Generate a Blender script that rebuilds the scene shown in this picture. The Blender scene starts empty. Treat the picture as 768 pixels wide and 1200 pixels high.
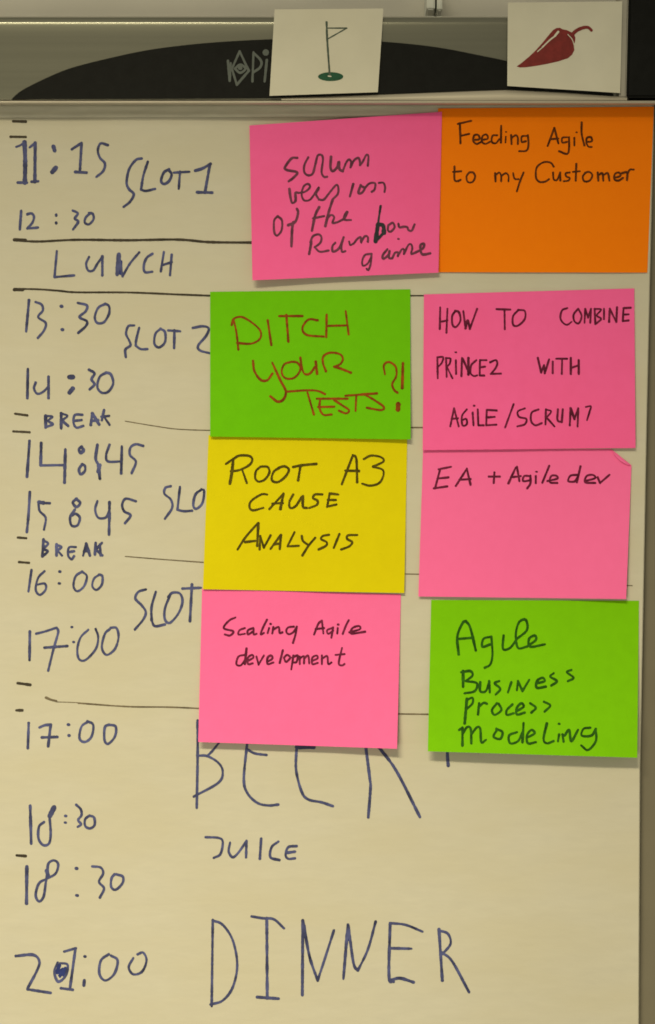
import bpy, bmesh, math, random
from mathutils import Vector, noise
random.seed(7)
scene = bpy.context.scene
C = scene.collection

# ------------------------------------------------------------------ camera
D = 2.0                       # camera distance to the paper, metres
S = 0.00086                   # metres per photograph pixel at the paper
cam_d = bpy.data.cameras.new('camera'); cam = bpy.data.objects.new('camera', cam_d); C.objects.link(cam)
cam.location = (0, -D, 0); cam.rotation_euler = (math.radians(90), 0, 0)
cam_d.sensor_fit = 'VERTICAL'; cam_d.sensor_height = 24
cam_d.lens = 24 * D / (1200 * S)
cam_d.clip_start = .05; cam_d.clip_end = 100
scene.camera = cam

# ------------------------------------------------------------------ room light
world = bpy.data.worlds.new('World'); scene.world = world; world.use_nodes = True
bg = world.node_tree.nodes['Background']
bg.inputs[0].default_value = (1.0, .92, .66, 1); bg.inputs[1].default_value = .26

def area(name, loc, target, sx, sy, power, col, spread=180):
    l = bpy.data.lights.new(name, 'AREA'); l.spread = math.radians(spread); l.shape = 'RECTANGLE'; l.size = sx; l.size_y = sy
    l.energy = power; l.color = col
    o = bpy.data.objects.new(name, l); C.objects.link(o); o.location = loc
    o.rotation_euler = (Vector(target) - Vector(loc)).to_track_quat('-Z', 'Y').to_euler()
    return o
area('ceiling_tube_lamp', (-.62, -2.3, 1.55), (-.20, 0, -.84), 1.25, .20, 7.7, (1.0, .88, .56), 51)
area('bar_highlight_light', (-.95, -2.7, 2.3), (0, 0, 0), 1.9, .17, 6.5, (1.0, .92, .70))  # added strip light, gives the clamp bar its bright line along the top edge
area('low_fill_light', (-.9, -2.7, -.75), (-.22, 0, -.50), 1.0, .8, 2.5, (1.0, .90, .60), 66)  # added soft fill, no window there, brightens the lower paper

scene.view_settings.view_transform = 'Standard'
scene.view_settings.look = 'None'
scene.view_settings.exposure = 0.0
scene.view_settings.gamma = 1.0
scene.cycles.pixel_filter_type = 'BLACKMAN_HARRIS'
scene.cycles.filter_width = 1.7

# ------------------------------------------------------------------ helpers
def P(px, py, d=0.0):
    """point seen at photograph pixel (px,py) standing d metres in front of the paper plane"""
    f = S * (D - d) / D
    return Vector(((px - 384) * f, -d, (600 - py) * f))

def link(name, me, mat=None, parent=None):
    o = bpy.data.objects.new(name, me); C.objects.link(o)
    if mat: me.materials.append(mat)
    if parent: o.parent = parent
    return o

def tag(o, label=None, cat=None, group=None, kind=None):
    if label: o['label'] = label
    if cat: o['category'] = cat
    if group: o['group'] = group
    if kind: o['kind'] = kind
    return o

def mesh(name, vs, fs, mat=None, parent=None, smooth=True):
    me = bpy.data.meshes.new(name); me.from_pydata([tuple(v) for v in vs], [], fs); me.update()
    if smooth:
        for p in me.polygons: p.use_smooth = True
    return link(name, me, mat, parent)

def grid_sheet(name, vs, nx, ny, t, m, parent=None):
    """a thin sheet from an (nx+1)x(ny+1) grid of front points, t thick, with a crisp rim of its own"""
    vs = list(vs); N = len(vs); w_ = nx + 1
    back = [Vector((v[0], v[1] + t, v[2])) for v in vs]
    fs = []
    for j in range(ny):
        for i in range(nx):
            a = j * w_ + i; fs.append((a, a + w_, a + w_ + 1, a + 1)); fs.append((N + a, N + a + 1, N + a + w_ + 1, N + a + w_))
    loop = [i for i in range(w_)] + [j * w_ + nx for j in range(1, ny + 1)] + [ny * w_ + i for i in range(nx - 1, -1, -1)] + [j * w_ for j in range(ny - 1, 0, -1)]
    all_ = vs + back; b = len(all_); K = len(loop)
    all_ += [vs[i] for i in loop] + [back[i] for i in loop]
    for i in range(K):
        j = (i + 1) % K; fs.append((b + i, b + j, b + K + j, b + K + i))
    return mesh(name, all_, fs, m, parent)

def mat(name, col, rough=.6, metal=0.0, var=.06, scale=60, bump=0.0, bscale=400, spec=.3, stretch=(1, 1, 1), blotch=0.0, bcol=None):
    m = bpy.data.materials.new(name); m.use_nodes = True
    nt = m.node_tree; b = nt.nodes['Principled BSDF']
    b.inputs['Roughness'].default_value = rough; b.inputs['Metallic'].default_value = metal
    b.inputs['Specular IOR Level'].default_value = spec
    tc = nt.nodes.new('ShaderNodeTexCoord'); mp = nt.nodes.new('ShaderNodeMapping')
    mp.inputs['Scale'].default_value = stretch
    nt.links.new(tc.outputs['Object'], mp.inputs[0])
    n = nt.nodes.new('ShaderNodeTexNoise'); n.inputs['Scale'].default_value = scale; n.inputs['Detail'].default_value = 5
    nt.links.new(mp.outputs[0], n.inputs['Vector'])
    r = nt.nodes.new('ShaderNodeValToRGB')
    c = Vector(col)
    lo = c * (1 - var); hi = c * (1 + var)
    r.color_ramp.elements[0].position = .3; r.color_ramp.elements[1].position = .7
    r.color_ramp.elements[0].color = (*lo, 1); r.color_ramp.elements[1].color = (*[min(1, k) for k in hi], 1)
    nt.links.new(n.outputs['Fac'], r.inputs[0])
    out = r.outputs[0]
    if blotch:
        n2 = nt.nodes.new('ShaderNodeTexNoise'); n2.inputs['Scale'].default_value = 7; n2.inputs['Detail'].default_value = 3
        nt.links.new(mp.outputs[0], n2.inputs['Vector'])
        mr = nt.nodes.new('ShaderNodeMapRange'); mr.inputs[1].default_value = .35; mr.inputs[2].default_value = .7
        mr.inputs[3].default_value = 0; mr.inputs[4].default_value = blotch
        nt.links.new(n2.outputs['Fac'], mr.inputs[0])
        mx = nt.nodes.new('ShaderNodeMix'); mx.data_type = 'RGBA'
        mx.inputs[7].default_value = (*(bcol or tuple(c * .85)), 1)
        nt.links.new(mr.outputs[0], mx.inputs[0]); nt.links.new(out, mx.inputs[6]); out = mx.outputs[2]
    nt.links.new(out, b.inputs['Base Color'])
    if bump:
        n3 = nt.nodes.new('ShaderNodeTexNoise'); n3.inputs['Scale'].default_value = bscale; n3.inputs['Detail'].default_value = 4
        nt.links.new(mp.outputs[0], n3.inputs['Vector'])
        bp = nt.nodes.new('ShaderNodeBump'); bp.inputs['Strength'].default_value = bump; bp.inputs['Distance'].default_value = .001
        nt.links.new(n3.outputs['Fac'], bp.inputs['Height']); nt.links.new(bp.outputs[0], b.inputs['Normal'])
    return m

def coat(m, w=1.0, r=.12):
    b = m.node_tree.nodes['Principled BSDF']; b.inputs['Coat Weight'].default_value = w; b.inputs['Coat Roughness'].default_value = r
    return m
M = {
 'paper': mat('paper', (.605, .58, .50), .75, var=.022, scale=40, bump=.55, bscale=22, stretch=(1, 1, 3), blotch=.8, bcol=(.59, .555, .445)),
 'under_paper': mat('under_paper', (.58, .55, .46), .8, var=.03),
 'binding': mat('binding', (.60, .58, .50), .6, var=.08, scale=30, stretch=(1, 1, 8)),
 'wall': mat('wall_paint', (.88, .85, .78), .8, var=.03, scale=12, bump=.2, bscale=60),
 'board': mat('board_enamel', (.20, .18, .135), .35, var=.05, scale=14),
 'metal': coat(mat('brushed_metal', (.20, .20, .16), .24, metal=.6, var=.05, scale=40, stretch=(.05, 1, 6), spec=.5)),
 'lip': mat('lip_metal', (.50, .46, .39), .42, metal=.25, var=.08, scale=30, stretch=(.2, 1, 6), spec=.5),
 'trim': mat('trim_metal', (.42, .40, .36), .4, metal=.4, var=.06),
 'black': mat('black_plastic', (.007, .0075, .0075), .5, var=.2, scale=90, spec=.12, bump=.1),
 'logo': mat('logo_print', (.12, .14, .135), .6, var=.1),
 'card': mat('card_paper', (.74, .72, .63), .75, var=.04, scale=30, bump=.2, bscale=80, blotch=.4, bcol=(.68, .64, .50)),
 'bracket': mat('bracket_plastic', (.85, .88, .84), .5, var=.02),
 'pink': mat('pink_note', (1.0, .17, .46), .7, var=.02, scale=80, bump=.2, spec=.1, bscale=220, blotch=.4, bcol=(.98, .158, .43)),
 'pink_top': mat('pink_note_deep', (1.0, .142, .44), .7, var=.03, scale=80, bump=.2, spec=.1, bscale=220, blotch=.5, bcol=(.97, .12, .36)),
 'orange': mat('orange_note', (1.0, .235, .001), .7, var=.02, scale=80, bump=.2, spec=.1, bscale=220, blotch=.4, bcol=(.98, .21, .001)),
 'lime': mat('lime_note', (.205, .59, .001), .7, var=.03, scale=80, bump=.2, spec=.1, bscale=220, blotch=.4, bcol=(.185, .55, .001)),
 'green': mat('green_note', (.155, .57, .001), .7, var=.03, scale=80, bump=.2, spec=.1, bscale=220, blotch=.4, bcol=(.14, .53, .001)),
 'yellow': mat('yellow_note', (.75, .66, .001), .7, var=.02, scale=80, bump=.2, spec=.1, bscale=220, blotch=.5, bcol=(.71, .58, .001)),
 'ink': mat('navy_marker_ink', (.068, .078, .20), .5, spec=.12, var=.6, scale=75),
 'ink_blue': mat('blue_marker_ink', (.03, .045, .20), .5, spec=.1, var=.3, scale=130),
 'ink_line': mat('black_marker_line', (.055, .045, .035), .5, spec=.1, var=.4, scale=40),
 'ink_faint': mat('faint_marker_line', (.16, .13, .09), .5, spec=.1, var=.5, scale=40),
 'ink_pink': mat('pen_on_pink', (.13, .012, .045), .5, spec=.1, var=.45, scale=150),
 'ink_pink_grey': mat('grey_pen_on_pink', (.14, .04, .08), .5, spec=.1, var=.35, scale=150),
 'ink_black': mat('black_pen', (.03, .035, .045), .5, spec=.1, var=.3, scale=150),
 'ink_orange': mat('pen_on_orange', (.10, .025, .004), .5, spec=.1, var=.45, scale=150),
 'ink_green': mat('pen_on_green', (.02, .10, .004), .5, spec=.1, var=.45, scale=150),
 'ink_red': mat('red_pen_on_green', (.25, .055, .003), .5, spec=.1, var=.4, scale=150),
 'ink_yellow': mat('pen_on_yellow', (.085, .065, .003), .5, spec=.1, var=.4, scale=150),
 'print_green': mat('green_print', (.01, .09, .045), .6, var=.2, scale=200),
 'print_pole': mat('pole_print', (.07, .10, .08), .6, var=.2, scale=200),
 'print_red': mat('red_print', (.22, .022, .022), .6, var=.15, scale=200),
}

# ---- strokes: each becomes a narrow strip of ink lying on the surface it was written on
def parse(txt, ox, oy, k):
    out = []
    for s in txt.split(';'):
        s = s.split()
        if not s: continue
        w = 1.0
        if s[0].startswith('w'): w = float(s[0][1:]); s = s[1:]
        pts = []
        for t in s:
            a, b = t.split(','); pts.append((ox + float(a) * k, oy + float(b) * k))
        out.append((w, pts))
    return out

def smooth_line(p, step=.9):
    if len(p) == 1: p = [(p[0][0] - .35, p[0][1]), (p[0][0] + .35, p[0][1] + .1)]
    q = [(2 * p[0][0] - p[1][0], 2 * p[0][1] - p[1][1])] + list(p) + [(2 * p[-1][0] - p[-2][0], 2 * p[-1][1] - p[-2][1])]
    out = []
    for i in range(1, len(q) - 2):
        a, b, c, d = q[i - 1], q[i], q[i + 1], q[i + 2]
        L = math.hypot(c[0] - b[0], c[1] - b[1]); n = max(2, int(L / step))
        for j in range(n):
            t = j / n
            out.append(tuple(.5 * ((2 * b[e]) + (-a[e] + c[e]) * t + (2 * a[e] - 5 * b[e] + 4 * c[e] - d[e]) * t * t + (-a[e] + 3 * b[e] - 3 * c[e] + d[e]) * t ** 3) for e in (0, 1)))
    out.append(p[-1])
    return out

def ink(name, strokes, width, depth, material, parent, label=None):
    """strokes: list of (relative width, pixel points); depth(px,py) -> metres in front of the paper plane"""
    vs, fs = [], []
    for si, (w, pts) in enumerate(strokes):
        pts = smooth_line(pts); W = width * w / 2
        # rounded ends
        def ext(a, b):
            L = math.hypot(a[0] - b[0], a[1] - b[1]) or 1
            ux, uy = (a[0] - b[0]) / L, (a[1] - b[1]) / L
            return [((a[0] + ux * W * s, a[1] + uy * W * s), math.sqrt(max(0, 1 - s * s)) * .98 + .02) for s in (1, .9, .65, .3)]
        e0 = ext(pts[0], pts[1]); e1 = ext(pts[-1], pts[-2])[::-1]
        seq = e0 + [(p, 1.0) for p in pts] + e1
        ph = random.random() * 20; base = .00022 + (si % 12) * .000012
        n0 = len(vs); N = len(seq)
        for i, (p, f) in enumerate(seq):
            a = seq[max(0, i - 1)][0]; b = seq[min(N - 1, i + 1)][0]
            tx, ty = b[0] - a[0], b[1] - a[1]; L = math.hypot(tx, ty) or 1
            nx, ny = -ty / L, tx / L
            ww = W * f * .95 * (1 + .22 * noise.noise(Vector((p[0] * .09, p[1] * .09, ph))) + .16 * noise.noise(Vector((p[0] * .35, p[1] * .35, ph + 5))))
            for s in (-1, 1):
                x, y = p[0] + nx * ww * s, p[1] + ny * ww * s
                vs.append(P(x, y, depth(x, y) + base + i * 8e-7))
        for i in range(N - 1):
            k = n0 + 2 * i; fs.append((k, k + 1, k + 3, k + 2))
    o = mesh(name, vs, fs, material, parent)
    if label: tag(o, label)
    return o

# ------------------------------------------------------------------ wall
WALL_D = -.09
def box(name, x0, x1, y0, y1, z0, z1, m, parent=None, bevel=0.0):
    bm = bmesh.new(); bmesh.ops.create_cube(bm, size=1)
    for v in bm.verts:
        v.co = Vector((x0 + (v.co.x + .5) * (x1 - x0), y0 + (v.co.y + .5) * (y1 - y0), z0 + (v.co.z + .5) * (z1 - z0)))
    if bevel: bmesh.ops.bevel(bm, geom=bm.edges[:], offset=bevel, segments=3, affect='EDGES')
    me = bpy.data.meshes.new(name); bm.to_mesh(me); bm.free()
    return link(name, me, m, parent)
tag(box('wall', -2.2, 2.2, .09, .19, -1.6, 1.6, M['wall']), kind='structure')

# bracket on the wall above the bar
br = bpy.data.objects.new('wall_bracket', None); C.objects.link(br); br.location = P(510, 5, -.02)
tag(br, 'small white plastic bracket sticking up behind the clamp bar at the photo top', 'bracket')
def px_box(name, x0, x1, y0, y1, d0, d1, m, parent=None, bevel=0.0):
    a = P(x0, y1, d1); b = P(x1, y0, d1)
    o = box(name, a.x, b.x, -d1, -d0, a.z, b.z, m, None, bevel)
    if parent:
        o.parent = parent; o.matrix_parent_inverse = parent.matrix_world.inverted()
        o.data.transform(__import__('mathutils').Matrix.Translation(-parent.location)); o.matrix_parent_inverse.identity()
    return o
px_box('plate', 500.5, 510, -28, 11, -.088, -.034, M['bracket'], br, .0015)
px_box('plate', 512.5, 518.5, -28, 12, -.088, -.034, M['bracket'], br, .0015)

# ------------------------------------------------------------------ easel: board, clamp bar
easel = bpy.data.objects.new('flipchart_easel', None); C.objects.link(easel)
tag(easel, 'flipchart easel with grey metal clamp bar, black arched logo plate and black end cap', 'easel')
BOARD_D = -.011
b0 = P(-60, 1420, BOARD_D); b1 = P(845, 60, BOARD_D)
box('board_panel', b0.x, b1.x, -BOARD_D, -BOARD_D + .016, b0.z, b1.z, M['board'], easel, .002)

prof = [(-.004, 18.6), (.012, 18.6), (.024, 18.8), (.0300, 19.2), (.0330, 19.8), (.0350, 20.5), (.0361, 21.4), (.03645, 22.2), (.0369, 24.8), (.03725, 25.8), (.0374, 27.2), (.03735, 30), (.0374, 34), (.0370, 44), (.0365, 60), (.0359, 80), (.0354, 100), (.0350, 115), (.0350, 116.4), (.0350, 116.9)]
THIN = lambda pr: [((d - .015) if d > .024 else d * .4, y) for d, y in pr]
prof = THIN(prof)
def extrude_profile(name, prof, x0, x1, m, parent, n=30):
    vs, fs = [], []
    for i in range(n + 1):
        px = x0 + (x1 - x0) * i / n
        X = (px - 384) * S * (D - .021) / D
        for d, py in prof:
            v = P(px, py, d); vs.append((X, v.y, v.z))
    k = len(prof)
    for i in range(n):
        for j in range(k - 1):
            a = i * k + j; fs.append((a, a + 1, a + k + 1, a + k))
    for e in (0, n):
        fs.append(tuple(e * k + j for j in range(k)))
    o = mesh(name, vs, fs, m, parent)
    return o
bar = extrude_profile('clamp_bar', prof + [(.015, 117.2), (-.002, 117.2)], -90, 737, M['metal'], easel)
# flatten shading on the two end faces
for p in bar.data.polygons:
    if len(p.vertices) > 4: p.use_smooth = False
lipp = [(.012, 117.6), (.0375, 117.8), (.0385, 117.9), (.0398, 118.3), (.0403, 119.2), (.0400, 120.6), (.0388, 121.7), (.0360, 122.4), (.030, 122.8), (.006, 123.0), (.006, 121)]
lipp = THIN(lipp)
lip = extrude_profile('clamp_lip', lipp, -90, 800, M['lip'], bar)
for p in lip.data.polygons:
    if len(p.vertices) > 4: p.use_smooth = False

# arched black plate proud of the bar face
def bar_face(px, py):
    ys = [(p[1], p[0]) for p in prof]
    for (a, da), (b, db) in zip(ys, ys[1:]):
        if a <= py <= b and b > a: return da + (db - da) * (py - a) / (b - a)
    return prof[-1][0]
arc = [(14, 115.8), (22, 108.5), (31, 103), (52, 92.5), (78, 81.5), (104, 74), (130, 67.8), (156, 62), (182, 57.3), (216, 53), (250, 49.8), (284, 47.6), (318, 46), (350, 45.3), (385, 45.3), (420, 46.6), (449, 48.8), (475, 51), (502, 54), (529, 58.2), (562, 64.8), (592, 71), (630, 80.5), (665, 91), (700, 103), (719, 110.5)]
def low(x):
    pts = [(14, 116.3), (320, 114.5), (446, 110.5), (560, 106.0), (592, 105), (660, 108), (719, 112.5)]
    for (a, ya), (b, yb) in zip(pts, pts[1:]):
        if a <= x <= b: return ya + (yb - ya) * (x - a) / (b - a)
arc2 = smooth_line(arc, 6)
vs, fs = [], []
NR = 8
for x, y in arc2:
    lo = max(low(min(719, max(14, x))), y + .2)
    for j in range(NR + 1):
        yy = y + (lo - y) * j / NR
        vs.append(P(x, yy, bar_face(x, yy) + .0016))
plate = grid_sheet('logo_plate', vs, NR, len(arc2) - 1, .0022, M['black'], bar)
pd = lambda x, y: bar_face(x, y) + .0016
# raised silver swell between plate and lip
vs, fs = [], []
for i in range(61):
    x = 330 + (735 - 330) * i / 60; y0 = low(min(719, x)) + .3
    for j, (t, dd) in enumerate([(0, .0004), (.12, .0016), (.5, .0030), (.88, .0034), (1, .0030)]):
        y = y0 + (117.6 - y0) * t; vs.append(P(x, y, bar_face(x, y) + dd))
for i in range(60):
    for j in range(4):
        a = i * 5 + j; fs.append((a, a + 1, a + 6, a + 5))
mesh('lever_strip', vs, fs, M['lip'], bar)
ink('logo_mark', parse('210,240 225,420;235,262 225,420;248,320 290,455;290,455 398,330;398,330 315,155;315,155 245,312;272,310 320,275 368,310 320,348 274,312;w1.6 320,305;440,165 430,425;440,168 508,240 498,300 436,345;560,232 540,425;w2.3 550,165', 240, 40, .1302), 3.0, pd, M['logo'], bar, 'grey angular eye emblem and the letters Pi on the black plate')

# trim and black end cap at the right end
def slab(name, quad_top, quad_bot, d0, d1, m, parent, bev):
    (xa, ya), (xb, yb) = quad_top; (xc, yc), (xd, yd) = quad_bot
    bm = bmesh.new()
    vf = [bm.verts.new(P(*q, d1)) for q in ((xa, ya), (xb, yb), (xd, yd), (xc, yc))]
    vb = [bm.verts.new(Vector((v.co.x, -d0, v.co.z))) for v in vf]
    bm.faces.new(vf); bm.faces.new(vb[::-1])
    for i in range(4): bm.faces.new((vf[i], vb[i], vb[(i + 1) % 4], vf[(i + 1) % 4]))
    bmesh.ops.recalc_face_normals(bm, faces=bm.faces[:])
    bmesh.ops.bevel(bm, geom=bm.edges[:], offset=bev, segments=3, affect='EDGES')
    me = bpy.data.meshes.new(name); bm.to_mesh(me); bm.free()
    for p in me.polygons: p.use_smooth = False
    return link(name, me, m, parent)
cap = slab('end_cap', ((738.5, -60), (860, -60)), ((734.5, 114), (860, 114)), -.004, .0255, M['black'], easel, .0022)
slab('cap_trim', ((725, -60), (738.2, -60)), ((726, 114.5), (734.2, 114.5)), .002, .0242, M['trim'], easel, .0015)

# ------------------------------------------------------------------ pad of paper
def wave(px, py):
    x, y = px / 768, py / 1200
    d = .0022 * noise.noise(Vector((x * 2.1, y * 3.3, 3.1))) + .0011 * noise.noise(Vector((x * 5, y * 8, 9.1)))
    d += .0012 * math.exp(-((py - 150) / 22) ** 2) * (.6 + .4 * noise.noise(Vector((x * 6, 1, 2))))
    if py < 150: d -= .002 * (1 - max(0, (py - 118)) / 32)
    # crease by the top left corner
    s = (px * .5 + (py - 152) * 1) / 4
    d += .0009 * math.exp(-s * s) * max(0, 1 - px / 22) * (1 if px > -40 else 0)
    # gentle lift towards the free edge on the right
    d += .0022 * max(0, (px - 690) / 70) ** 2 * (.5 + .5 * y)
    return d
def right_edge(py):
    pts = [(100, 767), (130, 766), (330, 761), (500, 757.3), (715, 753.2), (900, 749.5), (1200, 748), (1430, 747)]
    for (a, xa), (b, xb) in zip(pts, pts[1:]):
        if a <= py <= b: return xa + (xb - xa) * (py - a) / (b - a)
    return 766
pad = bpy.data.objects.new('flipchart_pad', None); C.objects.link(pad)
tag(pad, 'white flipchart paper pad with a handwritten blue schedule, hanging from the clamp bar', 'paper pad')
def sheet(name, off, dx, m, y0, y1, nx=110, ny=190, back=False):
    vs, fs = [], []
    for j in range(ny + 1):
        py = y0 + (y1 - y0) * j / ny; R = right_edge(py) + dx
        for i in range(nx + 1):
            px = -28 + (R + 28) * i / nx
            vs.append(P(px, py, (wave(px, py) if not back else wave(px, py) * .6) + off))
    return grid_sheet(name, vs, nx, ny, .00015, m, pad)
top = sheet('paper_sheet', 0, 0, M['paper'], 118, 1420)
sheet('paper_sheet', -.0016, .9, M['under_paper'], 120, 1421, 30, 40, True)
sheet('paper_sheet', -.0030, -.4, M['under_paper'], 120, 1422, 30, 40, True)
a = P(-26, 1420, -.004); b = P(747, 121, -.004)
box('sheet_stack', a.x, b.x, .0045, .0106, a.z, b.z, M['under_paper'], pad)
# binding strip over the top edge of the sheet
vs, fs = [], []
bp = [(122.0, .0022), (123.5, .0030), (125, .0031), (126.2, .0026), (131, .0025), (132.5, .0031), (134.8, .0031), (136, .0024), (136.8, .0008)]
for i in range(81):
    px = -28 + (764.5 + 28) * i / 80
    sag = 1.4 * (1 - px / 768) ** 2
    for py, dd in bp: vs.append(P(px, py + (sag if py > 124 else 0), dd + .0006))
k = len(bp)
for i in range(80):
    for j in range(k - 1):
        a = i * k + j; fs.append((a, a + 1, a + k + 1, a + k))
mesh('binding_strip', vs, fs, M['binding'], pad)

A = (0, 130, .1953); B = (130, 130, .1953)
W = []   # (kind, label, origin, width, material, strokes)
def w(kind, text, org, width, s, m='ink'): W.append((kind, text, org, width, s, m))
T, WD = 'written_time', 'written_word'
w('dash_mark', None, A, 3.6, '82,62 155,64', 'ink_line'); w('dash_mark', None, A, 3.2, '65,155 155,156', 'ink_line')
w(T, '11:15', A, 3.2, 'w1 100,215 125,205 150,185;w1.7 148,188 152,300 150,430;w1.1 108,430 162,430;180,218 212,192;w1.3 212,192 210,425;190,425 230,422;w1.8 322,215 328,235;w1.8 335,342 315,366;432,230 470,205 490,192;w1.1 490,195 480,365;w1.1 452,366 520,370;648,205 605,195 588,235 600,280 630,315 620,360 580,395')
w(T, '12:30', A, 3.2, 'w1.1 128,600 120,710;165,620 190,615 205,635 195,670 165,705;165,705 228,700;338,622 338,628;338,670 338,674;438,598 468,615 450,645 470,665 440,710;540,615 515,640 510,670 535,680 562,650 558,618 535,612')
w(WD, 'SLOT1', B, 3.3, '185,285 150,295 110,350 95,430 110,470 138,500 115,545 78,575;222,305 195,390 182,470;182,472 210,480 265,468;350,350 318,370 302,420 320,438 350,420 365,380 345,352;380,370 470,365;415,365 408,465;w1.2 508,358 550,345 598,318;w1.1 595,320 565,490;w1.1 518,488 608,490')
E_ = (0, 270, .1953); F_ = (130, 270, .1953)
w(WD, 'LUNCH', E_, 3.1, '342,125 328,280;328,280 445,270;535,160 518,200 530,240 560,240 585,200 610,165;w1.1 615,155 615,270;w1.7 714,145 704,262;714,148 736,275;736,275 780,200 836,132;916,140 881,165 864,210 871,250 914,248;984,130 966,245;1031,145 1021,268;976,208 1031,190')
w(T, '13:30', E_, 3.1, 'w1.1 175,418 158,605;215,430 250,445 258,480 230,520 275,555 265,600 228,645;w1.4 370,455;w1.3 375,595;468,435 522,450 515,485 478,520 522,545 515,575 470,615;630,442 590,465 570,520 585,555 625,550 655,500 655,455 632,440')
w(WD, 'SLOT 2', F_, 3.1, '140,570 105,575 92,620 110,660 118,690 88,715 90,760;170,585 152,660 150,690;150,692 180,712 220,712;300,590 268,620 262,680 290,702 325,670 325,610 298,590;345,600 415,605;w1.1 382,600 380,705;492,585 555,575 588,590 570,635 525,690 535,720 600,738')
H_ = (0, 420, .1953)
w(T, '14:30', H_, 3.2, 'w1.1 168,65 165,238;215,145 205,180 225,212 260,200 290,170;w1.1 292,110 292,238;w1.8 418,112 438,112;w1.6 438,180 418,205;w1.1 535,68 568,90 550,125 568,155 540,185;640,85 600,110 585,170 610,205 650,200 680,150 665,95 635,85')
w('dash_mark', None, H_, 2.9, '92,332 165,342', 'ink_line'); w('dash_mark', None, H_, 3.1, '82,438 178,443', 'ink_line')
w(WD, 'BREAK', H_, 3.2, 'w1.3 275,345 275,412;275,345 315,350 290,375 318,395 275,412;w1.2 368,330 368,418;368,330 405,345 372,372;372,372 410,405;495,338 450,340 442,385 460,415 500,405;445,375 490,370;545,400 555,330;w1.3 555,330 595,395;555,375 590,370;625,310 612,370;610,350 655,345;625,350 658,398')
w(T, '14:45 with one digit struck out', H_, 3.2, 'w1.1 178,495 163,710;w1.2 248,508 245,640;245,642 390,640;w1.2 393,548 388,745;w1.3 490,530 475,545 485,568 502,550 490,532;w1.1 495,635 475,665 485,695 510,675 510,645 492,636;w1.3 585,520 575,600 590,640 600,720;w1.3 600,640 590,680;658,518 638,580 650,618 730,618;w1.1 732,530 728,690;860,525 816,515 784,535 781,580 816,620 791,688')
I_ = (0, 560, .1953)
w(T, '15:45', I_, 3.1, 'w1.1 180,85 172,220 162,325;w1.6 235,146 262,150;235,150 300,152;232,160 240,200 275,240 265,310;w1.2 460,125 438,148 460,175 482,150 458,126;450,190 422,235 430,285 465,285 480,240 455,215 435,225;585,140 572,190 590,238 635,238 655,200;w1.1 658,145 655,340;816,140 756,125 734,160 746,200 784,225 751,272')
w(WD, 'SLO running behind the yellow note', (130, 560, .1953), 3.1, '360,50 328,60 322,95 360,130 368,180 325,245;415,55 400,190;400,192 440,200 488,197;545,70 508,100 495,165 515,185 550,150 560,80 545,68')
w('dash_mark', None, I_, 2.9, '108,358 158,362', 'ink_line'); w('dash_mark', None, I_, 2.9, '115,505 175,510', 'ink_line')
w(WD, 'BREAK', I_, 3.2, 'w1.2 262,370 255,470;262,375 290,395 262,425 288,440 258,470;w1.2 340,400 340,465;340,402 370,415 345,435;345,435 372,465;455,415 415,418 410,465 430,488 445,470;415,445 445,440;500,465 518,395;w1.2 518,395 540,465;505,440 535,438;575,390 570,460;612,390 575,430;575,430 615,465;600,400 605,465')
w(T, '16:00', I_, 2.9, 'w1.1 190,553 172,680;268,560 230,600 215,670 240,702 275,670 270,635 225,640;w1.2 360,562;w1.2 357,633;495,562 455,590 442,650 465,680 505,650 522,590 492,562;598,580 565,605 555,650 580,672 612,640 615,590 595,580')
w(WD, 'SLOT', (130, 680, .1953), 3.2, '210,55 165,70 148,110 185,150 210,190 195,235 145,295;270,70 245,160 245,240;245,240 265,275 325,265;345,100 370,75 415,80 430,130 405,200 355,255 325,235 325,170 355,90;430,50 540,45;w1.1 487,25 475,245')
J_ = (0, 700, .1953)
w(T, '17:00', J_, 3.0, 'w1.2 180,205 178,375;218,218 270,205 340,182;340,182 350,210 322,310 290,440;w1.1 268,302 405,292;432,178;443,268;530,195 485,240 465,310 475,370 515,375 575,310 590,240 575,190;660,190 630,220 612,300 640,345 690,310 712,240 700,185 665,182')
w('dash_mark', None, J_, 3.6, '108,515 182,525', 'ink_line'); w('dash_mark', None, J_, 3.2, '100,678 135,678', 'ink_line')
K_ = (0, 830, .1953)
w(T, '17:00, second', K_, 3.2, 'w1.2 173,90 168,238;238,115 270,102 305,98;w1.1 305,98 290,228;w1.1 252,175 345,172;w1.2 412,98;w1.1 415,163;530,80 490,110 478,180 510,202 550,170 560,100 525,78;655,98 630,115 628,190 650,213 690,170 695,110 652,98')
L_ = (0, 920, .1953)
w(T, '18:30', L_, 3.2, 'w1.2 182,125 188,350;265,222 235,250 232,320 260,360 295,350 305,290 298,190;w1.9 300,185 325,135;w1.1 395,185;393,225;458,118 485,145 490,180 470,210 488,235 468,250;538,183 512,205 512,245 540,260 568,240 565,195 538,183')
w('dash_mark', None, L_, 3.4, '102,422 155,426', 'ink_line')
w(T, '18:30, second', L_, 3.2, 'w1.3 162,490 160,710;285,520 292,470 325,452 350,475 335,530 285,560;282,562 235,590 215,660 235,698 262,670 275,590 285,520;w1.7 282,515 290,548;w1.3 460,500;w1.3 463,662;555,488 605,495 620,530 595,580 625,620 600,675;688,535 670,560 668,610 695,628 735,590 738,550 698,535')
N_ = (0, 1050, .2604)
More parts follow.
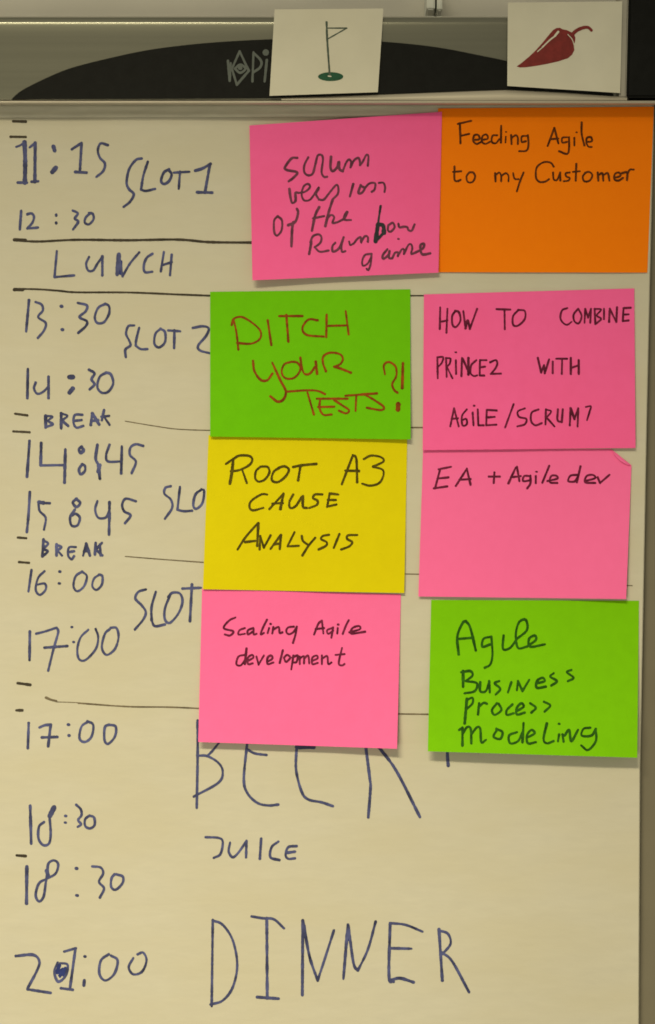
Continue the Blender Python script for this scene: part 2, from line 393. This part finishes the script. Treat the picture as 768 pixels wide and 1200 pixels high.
w(T, '21:00 with a scribbled-out digit', N_, 3.2, 'w1.1 72,270 150,265 178,295 165,340 125,415;w1.1 125,420 228,436;260,300 245,340 262,385 295,360 305,310 272,302;290,250 342,235;w1.1 340,238 315,420;w1.1 275,415 328,422;w1.1 383,272;w1.2 380,380 378,402;490,262 455,290 448,350 475,380 515,350 530,290 500,268;600,280 580,320 600,352 640,340 660,290 645,255 620,262')
w('scribble', None, N_, 4.4, '268,312 256,345 285,330 268,362 296,325 288,355', 'ink_blue')
O_ = (200, 860, .2604)
w(WD, 'large BEER with its top behind the notes', O_, 3.1, 'w1.1 122,-60 122,100 118,332;218,40 190,75 165,100;120,98 165,100 215,130 235,170 215,220 105,282;w1.05 345,0 345,40 330,200 345,265 390,310 440,322 485,318;345,70 380,88 432,95;w1.1 570,10 568,60 565,160 590,260 620,295 680,308 730,325;w1.5 568,60 645,60;w1.2 876,40 880,68 897,203 900,243 890,375;w1.25 938,60 1017,168 1122,373;w1.2 1245,60 1247,110 1250,143')
w(WD, 'JUICE', O_, 3.1, '158,465 215,468 235,485 225,540 195,558;268,490 262,530 280,555 305,535 340,485;w1.1 342,482 340,555;w1.1 408,472 402,562;485,485 455,510 450,555 490,568;568,505 530,510 518,545 530,562 560,560;w1.1 525,535 560,530')
Q_ = (230, 1050, .2604)
w(WD, 'large DINNER', Q_, 3.2, '75,108 70,495;75,110 120,130 165,200 185,310 165,410 120,470 65,488;250,92 300,100 350,105 395,145;w1.15 318,100 320,460;w1.2 275,455 370,462;w1.2 480,110 478,445;w1.1 482,115 510,270 547,380;547,380 580,280 620,155;w1.2 683,130 663,370;w1.1 685,132 708,300 728,335;728,335 773,240 808,115;w1.2 873,125 868,360 888,385;873,122 943,130 1018,160;868,235 968,237;w1.3 878,378 918,370 978,388;w1.2 1093,150 1108,380;1093,155 1133,170 1145,215 1108,262;w1.1 1108,255 1153,295 1228,432')
w('ink_spot', None, Q_, 4.0, '486,135 492,175|685,165 687,195', 'ink_blue')
w('ink_spot', None, A, 3.6, '728,905 724,975', 'ink_blue')
w('ink_spot', None, (0, 560, .1953), 3.4, '658,210 657,260', 'ink_blue')
w('ink_spot', None, J_, 3.6, '300,300 340,296', 'ink_blue')
w('ink_spot', None, L_, 4.4, '283,520 288,545', 'ink_blue')
px1 = (0, 0, 1)
w('ruled_line', None, px1, 3.0, 'w1.3 17,281 30,281.5;17,281.5 45,283 90,281 150,281.5 208,280.7 247,283.7 300,284.2', 'ink_line')
w('ruled_line', None, px1, 2.4, 'w1.6 17,339.5 27,339.5;17,338.5 45,339 70,340.8 90,342.5 150,342.7 208,345 260,347|w.8 470,346.5 510,346.5', 'ink_line')
w('ruled_line', None, px1, 2.0, 'w.6 147,493.5 180,499 210,503 255,504.6|w.9 470,501 505,501', 'ink_faint')
w('ruled_line', None, px1, 1.9, 'w.7 147,652 190,655.5 250,659.8|w.8 465,672.5 500,673|w.7 728,686 741,686.3', 'ink_faint')
w('ruled_line', None, px1, 2.1, 'w1.4 54,817.5 60,820 66,821.5;w.5 66,822.5 92,823.5 120,826;w.9 92,824 150,828 200,828.7 250,831|w.9 455,836.5 512,837.2', 'ink_faint')
for kind, text, org, width, s, m in W:
    lab = ('handwritten ' + text + ' in dark blue marker') if text else None
    for piece in s.split('|'): ink(kind, parse(piece, *org), width, wave, M[m], top, lab)

# ------------------------------------------------------------------ sticky notes
def make_note(label, quad, m, base, lift, p=2.0, side=(0, 0), fold=None, cat='sticky note', name='sticky_note', nx=56, ny=64, surf=None, group='sticky notes on the flipchart paper', wob=.0016, bowx=0.0):
    TL, TR, BR, BL = [Vector(q) for q in quad]
    sd = random.random() * 50
    def uv2px(u, v): return (TL * (1 - u) + TR * u) * (1 - v) + (BL * (1 - u) + BR * u) * v
    def depth_uv(u, v):
        q = uv2px(u, v)
        if surf: s = surf(q.x, q.y)
        else:
            k = max(0, min(1, (172 - q.y) / 40)); k = k * k * (3 - 2 * k)      # rides up over the binding strip
            s = wave(q.x, q.y) * (1 - k) + .0044 * k
        d = s * (1 if surf else 1 - .7 * v) + base + lift * v ** p * (1 + .25 * math.sin(2.2 * u + sd) * .5)
        d += side[0] * (1 - u) ** 4 * v + side[1] * u ** 4 * v
        d += wob * noise.noise(Vector((u * 2.3 + sd, v * 2.1, 4))) * v + bowx * math.sin(math.pi * u) * v
        return max(d, s + .0004)
    def px2uv(x, y):
        u = v = .5
        for _ in range(6):
            q = uv2px(u, v); r = Vector((x, y)) - q
            du = (TR - TL) * (1 - v) + (BR - BL) * v; dv = (BL - TL) * (1 - u) + (BR - TR) * u
            det = du.x * dv.y - du.y * dv.x
            u += (r.x * dv.y - r.y * dv.x) / det; v += (du.x * r.y - du.y * r.x) / det
        return u, v
    vs, fs = [], []
    for j in range(ny + 1):
        v = j / ny
        for i in range(nx + 1):
            u = i / nx
            q = uv2px(u, v); d = depth_uv(u, v)
            # slightly uneven hand-torn / worn outline
            if fold:
                (ax, ay), (bx, by) = fold
                nx_, ny_ = (by - ay), -(bx - ax); L = math.hypot(nx_, ny_); nx_ /= L; ny_ /= L
                s = (q.x - ax) * nx_ + (q.y - ay) * ny_
                if s > 0:
                    q = Vector((q.x - s * nx_, q.y - s * ny_))
            vs.append(P(q.x, q.y, d))
    o = grid_sheet(name, vs, nx, ny, .00014, m)
    tag(o, label, cat, group)
    return o, (lambda x, y: depth_uv(*px2uv(x, y)))

def words(note, dep, lst, width, m):
    for text, org, s in lst:
        mm = m
        if isinstance(text, tuple): text, mm, wd = text; ink('written_word', parse(s, *org), wd, dep, M[mm], note)
        else: ink('written_word', parse(s, *org), width, dep, M[mm], note, 'handwritten ' + text)

# yellow over the lower pink one, green over yellow; upper right pink over the EA one
n, d = make_note('pink sticky note reading Scaling Agile development, just above the word BEER', [(237, 690), (470, 696.5), (465.5, 877.5), (232.5, 869.5)], M['pink'], .0007, .0095, 2.3, side=(0, .003))
O = (250, 715, .2474)
words(n, d, [
 ('Scaling', O, '105,35 75,50 50,85 95,100 80,120 55,115;150,85 125,95 120,115 150,112;190,85 165,95 165,115 190,100;192,88 192,115 205,112;255,45 235,85 225,115 240,108;265,85 258,108;272,65;285,80 280,110;285,92 310,80 315,108 328,105;382,78 355,82 346,100 358,114 380,104 394,82;396,78 390,115 378,155'),
 ('Agile', O, '478,115 498,65 515,50;515,50 522,110;485,90 525,85;562,85 540,95 545,112 568,98;568,82 560,130;590,85 588,110;592,68;642,48 628,75 614,112;645,105 695,90 690,75 660,85 655,110 720,102'),
 ('development', O, '150,212 120,220 110,255 130,262 152,235;w1.2 158,182 150,255;165,240 190,225 185,212 165,225 165,255 187,252;205,220 215,258;215,258 240,215;255,245 280,230 275,215 258,225 258,255 285,248;330,190 315,250;335,225 345,245 365,225 350,212 335,225;380,215 370,280;375,225 400,215 395,245 378,248;410,220 410,255;412,228 430,218 430,252;432,228 450,215 455,252;470,240 495,228 490,215 470,225 470,255 495,250;515,215 515,255;518,228 540,218 545,255 560,248;610,180 595,250 610,262 622,255;580,212 622,208')], 2.6, 'ink_pink')
n, d = make_note('yellow sticky note reading Root Cause Analysis A3', [(244.5, 510), (477.5, 514), (474, 695), (238, 690.5)], M['yellow'], .0008, .0028, 2.0)
O = (255, 525, .1432)
words(n, d, [
 ('ROOT', O, '70,130 120,95;w1.3 130,90 118,200 102,290;130,90 180,62 260,65 285,95 260,140 180,180 110,190;205,185 240,285;350,155 315,190 310,250 340,275 390,255 425,200 410,155 355,152;510,160 460,195 445,260 490,280 550,240 585,180 550,150 500,162;w1.1 620,155 700,140 810,130;w1.1 680,145 660,265'),
 ('A3', (355, 525, .1432), '320,295 410,60;w1.1 410,60 438,90 445,280;w1.1 350,185 460,188;500,90 560,62 640,75 660,110 575,152;575,152 655,180 655,240 620,290 550,308 488,292'),
 ('CAUSE', O, '405,380 360,380 280,430 262,480 290,510 375,490;425,500 535,380;w1.2 540,375 515,500;450,455 535,450;620,380 590,440 595,490 640,475 690,400;w1.2 700,395 700,480 730,490;858,380 798,380 783,410 818,430 813,465 753,490;918,375 898,480;918,372 988,380;903,425 968,425;898,480 973,462'),
 ('ANALYSIS', O, '165,830 230,730 330,615;w1.1 335,615 325,800;225,770 310,760;345,830 350,720;350,720 380,815;380,815 435,715;435,825 515,715;w1.1 520,712 510,825;460,790 515,780;630,690 575,800;575,805 665,800;690,720 700,760 745,795;800,735 745,800 695,880;913,710 863,720 848,745 893,770 888,800 828,830;w1.1 998,705 953,815;1143,712 1068,715 1063,745 1103,770 1078,805 1013,830')], 2.9, 'ink_yellow')
n, d = make_note('bright green sticky note reading Ditch Your Tests?! in red pen', [(246.5, 342), (481, 339), (481.5, 515), (246.5, 511.6)], M['green'], .0013, .0035, 2.2, side=(0, .0025))
O = (260, 355, .15625); O2 = (370, 400, .15625)
words(n, d, [
 ('DITCH', O, '90,130 110,220 125,350;75,165 90,120 150,105 230,150 290,210 285,270 220,305 115,300;w1.1 345,130 372,315;w1.1 432,98 605,98;w1.1 485,90 500,290;720,130 650,125 605,190 640,240 765,252;787,88 784,255;930,62 952,235;787,172 942,168'),
 ('YOUR', O, 'w1.1 235,435 245,510 290,575 340,580 380,530;w1.1 380,450 440,580 480,660 465,720 420,740 365,700;530,440 470,460 450,520 480,565 545,560 590,500 570,450 526,440;590,410 600,480 620,530 660,530 700,480;w1.2 705,440 715,530;782,513 759,448 764,398 814,373 884,383 909,418 889,458 844,478;w1.1 844,478 894,493 969,523'),
 ('TESTS', O2, '-214,377 -64,367 16,372 70,395;-61,384 -13,548;10,430 240,430;35,430 30,500 60,550 120,548;20,492 140,490;140,440 200,480 250,515 230,540 175,520;w1.1 225,408 460,390;305,410 300,520;380,405 440,440 510,490 490,515 385,498'),
 ('?!', O2, '520,245 512,180 550,155 600,190 605,260 575,320 590,365 615,385;w2 620,470 618,512;w1.3 655,165 650,350')], 2.7, 'ink_red')
n, d = make_note('pink sticky note reading EA + Agile dev, with its top right corner folded over', [(496, 526), (741, 526.5), (734, 702), (490.5, 699)], M['pink'], .0007, .0022, 2.0, side=(0, .006), fold=((717, 526.5), (740, 545)))
# the turned-over corner: a small flap curling forward along the fold
fa, fb, fc = Vector((716.5, 526.2)), Vector((740.2, 545.4)), Vector((724.5, 542.5))
vs, fs = [], []
for j in range(9):
    t = j / 8
    for i in range(9):
        u = i / 8
        e = fa * (1 - u) + fb * u
        q = e * (1 - t) + (e * .25 + fc * .75) * t if False else e + (fc - e) * t * .55 * (1 - abs(2 * u - 1) ** 2 * .35)
        vs.append(P(q.x, q.y, d(min(739, e.x), max(528, e.y)) + .0004 + .0022 * math.sin(t * 2.2) * .6))
flap = grid_sheet('folded_corner', vs, 8, 8, .00014, M['pink'], n); tag(flap, 'small corner folded forward')
O = (500, 535, .2865)
words(n, d, [
 ('EA', O, '55,55 35,130;50,52 100,42;45,90 90,85;30,130 85,122;120,120 165,50;165,50 180,115;135,95 180,92'),
 ('plus sign', O, '255,82 300,82;278,65 275,108'),
 ('Agile', O, '335,110 365,45;370,42 380,100;345,85 385,80;425,80 400,80 395,100 420,98;425,78 425,110 412,130;447,80 447,108;450,62;502,38 488,72 474,107;495,100 535,90 530,78 510,80 505,105 535,108'),
 ('dev', O, '620,75 590,78 580,100 605,102 618,85;630,40 615,105;650,100 690,88 680,75 655,80 650,105 690,108;700,85 710,108;710,108 748,75')], 2.7, 'ink_pink')
n, d = make_note('pink sticky note reading How to combine Prince2 with Agile/Scrum?', [(497, 345), (743.5, 338), (745, 525), (495.5, 527.5)], M['pink_top'], .0014, .0026, 2.0, side=(0, .002))
O = (500, 345, .1693); O2 = (620, 345, .1693); O3 = (515, 460, .2474)
words(n, d, [
 ('HOW', O, '95,90 92,240;145,100 138,265;95,190 145,180;200,115 178,150 180,210 205,225 235,180 225,125 198,113;255,115 270,235;w1.2 270,235 285,180 300,238;300,238 350,100'),
 ('TO', O, '485,102 580,105;540,105 542,240;636,108 600,150 600,210 635,215 680,170 680,115 634,107'),
 ('COMBINE', O2, '265,95 230,110 218,160 235,195 265,210 295,190;340,100 310,140 315,185 345,200 365,150 342,100;385,195 390,100;390,100 410,160;410,160 430,100;430,100 425,195;455,100 460,205;455,100 500,105 470,145 500,170 460,205;520,100 520,170;w1.1 555,190 560,100;560,100 605,190;w1.1 605,190 610,90;655,95 650,185;655,95 705,92;652,140 690,138;650,185 690,180'),
 ('PRINCE2', O, '75,440 78,580;75,435 115,435 105,475 80,500;135,440 140,570;135,440 165,445 160,480 140,500;140,500 180,580;203,455 205,550;203,400;w1.1 245,440 242,565;w1.2 250,445 285,520;w1.2 290,440 290,555;345,455 310,490 305,545 330,565 350,560;370,455 368,560;370,455 415,455;370,505 405,500;368,560 400,562;440,470 480,455 490,480 475,515 445,550;445,550 515,548'),
 ('WITH', O2, 'w1.2 62,440 85,540;85,540 105,490;w1.1 105,490 110,545;110,545 140,450;165,465 165,545;190,445 265,445;230,445 228,550;w1.1 290,440 290,550;w1.1 345,455 345,550;290,510 345,490'),
 ('AGILE/SCRUM?', O3, '52,160 70,75;70,75 92,160;58,125 88,122;130,80 108,110 110,155 130,150 128,125 110,130;158,95 162,155;165,62;182,80 185,155;185,155 210,155;225,82 222,155;225,82 272,85;225,118 262,115;222,155 270,152;352,55 312,165;405,75 372,90 378,115 412,125 405,150 370,160;470,80 438,95 435,135 455,155 485,145;w1.1 505,80 503,150;505,80 530,90 508,118;508,118 545,160;w1.1 562,80 560,130 580,140;w1.1 580,140 585,80;w1.1 618,155 622,75;w1.3 622,75 640,125;640,125 658,75;658,75 655,160;695,68 718,65 712,90 700,130')], 2.5, 'ink_pink')
n, d = make_note('bright green sticky note reading Agile Business Process Modeling, its lower edge curling off the paper', [(505.5, 703), (749, 704), (747, 888), (501.5, 880.5)], M['lime'], .0008, .0150, 2.0, side=(.001, 0))
O = (520, 720, .2604)
words(n, d, [
 ('Agile', O, 'w1.1 68,180 62,100 85,40 100,30;w1.1 100,30 120,60 145,162;70,110 130,105;215,100 180,110 175,145 210,135;215,100 220,180 210,225 185,240;270,95 268,155 300,150 330,110;330,110 375,70 370,25 340,35 325,90 335,150 375,145;375,145 415,115 410,95 385,110 390,145 455,135'),
 ('BUSINESS', O, 'w1.2 88,255 88,325;80,260 120,255 130,275 100,300;100,300 150,310 140,345 95,355;165,305 165,345 190,345 205,305;205,300 208,350;250,300 230,310 255,335 235,360;305,305 290,350;330,340 335,300;335,300 355,345;355,345 385,295;420,310 455,300 445,285 420,300 420,330 460,325;495,265 480,280 510,300 485,320;575,250 555,260 585,285 560,300'),
 ('Process', O, 'w1.2 105,380 95,490;105,385 130,375 130,400 105,425;160,400 155,450;160,415 180,398 195,402;240,400 218,430 230,452 260,430 248,402;310,405 285,430 285,452 315,445;330,435 360,415 350,400 330,420 330,450 365,442;390,400 415,420 395,442;452,393 480,410 455,437'),
 ('modeling', O, 'w1.1 85,510 85,590;70,520 85,510;85,540 105,508 122,515 125,580;125,540 150,508 165,515 170,575 190,565;w1.1 240,520 225,550 255,560 265,530 238,515;330,530 295,545 300,580 335,570 355,530;w1.1 360,490 355,575;375,555 410,535 395,520 375,545 380,580 415,575;465,490 450,560 465,580 495,570;520,540 515,570;520,492;535,540 540,572;545,545 565,520 575,570 605,520;660,510 630,515 622,545 665,545 685,515;685,515 685,570 650,610 620,590')], 3.0, 'ink_green')
n, d = make_note('large orange sticky note reading Feeding Agile to my Customer', [(513.5, 127), (766.5, 125), (758.8, 319.5), (512.5, 319)], M['orange'], .0008, .0012, 2.0, wob=.0004)
O = (525, 135, .15625); O2 = (635, 135, .15625)
words(n, d, [
 ('Feeding', O, 'w1.1 90,60 95,210;75,65 175,42;95,155 160,140;190,185 235,180 230,150 200,150 190,190 215,215 250,200;258,185 300,175 290,145 262,155 255,195 280,215 315,200;370,150 335,155 330,200 360,210 385,180;w1.1 400,80 398,205;w.8 435,160 432,205;w.8 437,125;w1.1 475,150 478,215;478,170 510,150 525,170 525,215;590,155 555,160 555,200 585,195;600,150 605,220 590,265 535,270'),
 ('Agile', O2, '45,230 95,95;w1.1 95,95 125,210;65,180 125,175;190,165 155,170 155,205 190,200;205,165 205,250 190,290 130,270;w1.1 245,170 245,225;w.8 262,128;w1.2 300,55 300,140 320,225;335,200 375,195 370,165 340,170 335,205 350,235 375,238'),
 ('to', O, 'w1.1 50,385 50,480 70,495 95,485;40,425 100,420;160,430 140,460 150,500 185,500 205,460 190,430 165,428'),
 ('my', O, 'w1.1 355,435 358,495;358,450 385,430 400,455 400,495;400,455 435,435 455,455 455,495;490,435 500,475 530,480;568,430 540,500 518,570'),
 ('Customer', O2, '90,385 70,358 30,350 -10,365 -40,400 -42,470 -15,500 25,498 55,480;85,430 90,480 115,485 135,440;138,430 140,490;210,430 180,435 185,460 210,470 200,490 165,495;w1.1 260,365 255,490;235,425 285,420;330,430 308,460 320,495 360,490 380,450 355,425 325,432;w1.1 420,430 425,490;425,450 455,435 462,490;462,450 495,435 508,490;545,470 590,455 580,430 550,440 545,480 575,490 610,470;w1.2 600,435 640,430 640,485;640,450 660,410 690,408')], 2.4, 'ink_orange')
n, d = make_note('deep pink sticky note reading Scrum version of the Rainbow game, slightly tilted', [(292.5, 147), (518, 131), (514, 319.5), (296, 328.5)], M['pink_top'], .0024, .0075, 2.2, side=(.002, -.002), wob=.0008)
O = (325, 170, .1302); O2 = (415, 170, .1302); O3 = (315, 235, .1302); O4 = (415, 235, .1302)
words(n, d, [
 ('Scrum', O, 'w1.2 180,115 130,120 70,200 90,225 180,245 150,290 105,325;280,110 245,180 245,245 280,272 320,255 345,170;345,170 365,95 400,90 412,130 400,240 420,285 450,285;w1.2 485,105 480,200 500,235 540,200 555,150 560,215 590,235;590,235 620,160 645,130 665,150 660,200;660,200 690,140 730,115 745,150 745,180;745,180 770,150 801,90 821,100 816,185'),
 ('version', O, 'w1.2 110,395 120,470 135,520 165,500 165,430 190,430;190,430 250,420 295,380 280,350 240,370 220,440 240,495 290,495 330,450;330,450 375,380 370,400 350,440 375,490;375,490 420,490 470,430 530,360 550,380 545,440 500,490 482,545;w1.1 685,350 655,460;w1.1 751,360 731,430 761,430 786,390 751,365;786,390 831,345 881,345 876,400 851,420;916,340 956,340 971,380 966,420'),
 ('of', O3, '83,140 50,180 50,280 75,315 115,270 120,180 80,140;w1.2 255,75 265,110 240,190 175,222;w1.2 240,190 215,220 205,410'),
 ('the', O3, 'w1.2 455,60 420,130 390,270;400,160 500,140;w1.2 575,0 545,90 510,230;520,170 560,130 590,150 575,200 620,195;620,195 680,160 710,100 690,120 680,170 740,175'),
 ('Rainow', O3, 'w1.2 385,370 365,480;375,375 400,320 450,305 475,330 465,380 415,420;415,420 460,460 540,450;600,380 575,410 575,455 600,455 640,420 675,330;675,330 655,400 660,460 690,455;725,370 735,400 768,385;768,385 798,345 828,330 833,380 838,360 868,320 893,330 893,370;1078,220 1073,265 1098,280 1133,240 1118,200 1088,215;1168,210 1178,240 1218,235 1248,240 1258,265 1288,270 1313,215;w.9 1168,345'),
 (('b', 'ink_black', 4.2), O4, 'w.7 240,50 225,150 215,230;w1.3 215,220 195,365;w1.3 218,215 262,225 270,290;w.9 195,365 235,325 268,290'),
 ('game', O4, '150,480 100,490 75,540 80,585 120,570 155,510;158,480 150,570 130,625 115,615;w1.1 300,440 260,490 265,525 310,490 320,455;320,455 315,515 345,520;345,520 370,470 400,470 395,500;395,500 430,440 450,440 450,480;450,480 490,400 515,395 525,430 515,480 550,470;w1.2 550,470 620,430 630,390 600,400 600,450 620,485 685,475')], 2.7, 'ink_pink_grey')

# ------------------------------------------------------------------ printed cards on the bar
face = lambda x, y: bar_face(x, min(116, max(28, y)))
n, d = make_note('small white card printed with a green golf flag and hole, stuck on the clamp bar', [(322, 11), (449.5, 10), (443, 108), (316, 112.3)], M['card'], .0040, .0018, 1.4, surf=face, name='printed_card', cat='card', group='printed cards on the clamp bar', wob=.0012, bowx=.001)
O = (300, 0, .2083)
ink('flag_pole', parse('398,125 402,230 416,428', *O), 2.6, d, M['print_pole'], n)
ink('flag', parse('404,158 512,158;512,158 410,216', *O), 1.5, d, M['print_pole'], n)
def fill(name, pts, dep, m, parent, off=.00035):
    cx = sum(p[0] for p in pts) / len(pts); cy = sum(p[1] for p in pts) / len(pts)
    vs, fs = [], []; R = 4; N = len(pts)
    vs.append(P(cx, cy, dep(cx, cy) + off))
    for r in range(1, R + 1):
        for x, y in pts:
            x2, y2 = cx + (x - cx) * r / R, cy + (y - cy) * r / R; vs.append(P(x2, y2, dep(x2, y2) + off))
    for i in range(N):
        j = (i + 1) % N; fs.append((0, 1 + i, 1 + j))
        for r in range(R - 1): fs.append((1 + r * N + i, 1 + (r + 1) * N + i, 1 + (r + 1) * N + j, 1 + r * N + j))
    return mesh(name, vs, fs, m, parent)
fill('putting_green', [(300 + .2083 * (421 + 71 * math.cos(t / 32 * 6.283)), .2083 * (431 + 25 * math.sin(t / 32 * 6.283))) for t in range(32)], d, M['print_green'], n, .00025)
ink('hole', parse('408,428 422,430', *O), 1.6, lambda x, y: d(x, y) + .0002, M['card'], n)

n, d = make_note('white card printed with a dark red chili pepper, right end of the clamp bar', [(595.3, 3), (729.5, 1.5), (727, 109), (594.7, 100.7)], M['card'], .0042, .0016, 1.3, surf=face, name='printed_card', cat='card', group='printed cards on the clamp bar', wob=.0010, bowx=.0006)
O = (580, 0, .2448)
body = [(105, 318), (130, 300), (160, 275), (190, 247), (220, 215), (243, 187), (265, 160), (280, 143), (296, 134), (312, 133), (325, 140), (345, 144), (362, 152), (378, 160), (386, 180), (384, 200), (378, 215), (381, 240), (370, 262), (350, 279), (300, 295), (250, 306), (200, 315), (150, 322), (120, 323)]
fill('chili_pepper', [(580 + x * .2448, y * .2448) for x, y in body], d, M['print_red'], n, .00022)
d2 = lambda x, y: d(x, y) + .00025
ink('chili_stem', parse('368,168 392,146 425,132 448,132 462,144', *O), 4.0, d2, M['print_red'], n)
ink('highlight', parse('w.6 205,247 230,225;w.9 228,226 262,193 292,170;w1.3 288,172 304,152;w.5 350,165 370,188 381,218', *O), 1.9, d2, M['card'], n)

for o in C.objects:
    if o.parent is None and o.type in {'MESH', 'EMPTY'} and 'kind' not in o and 'label' not in o: print('UNLABELLED', o.name)
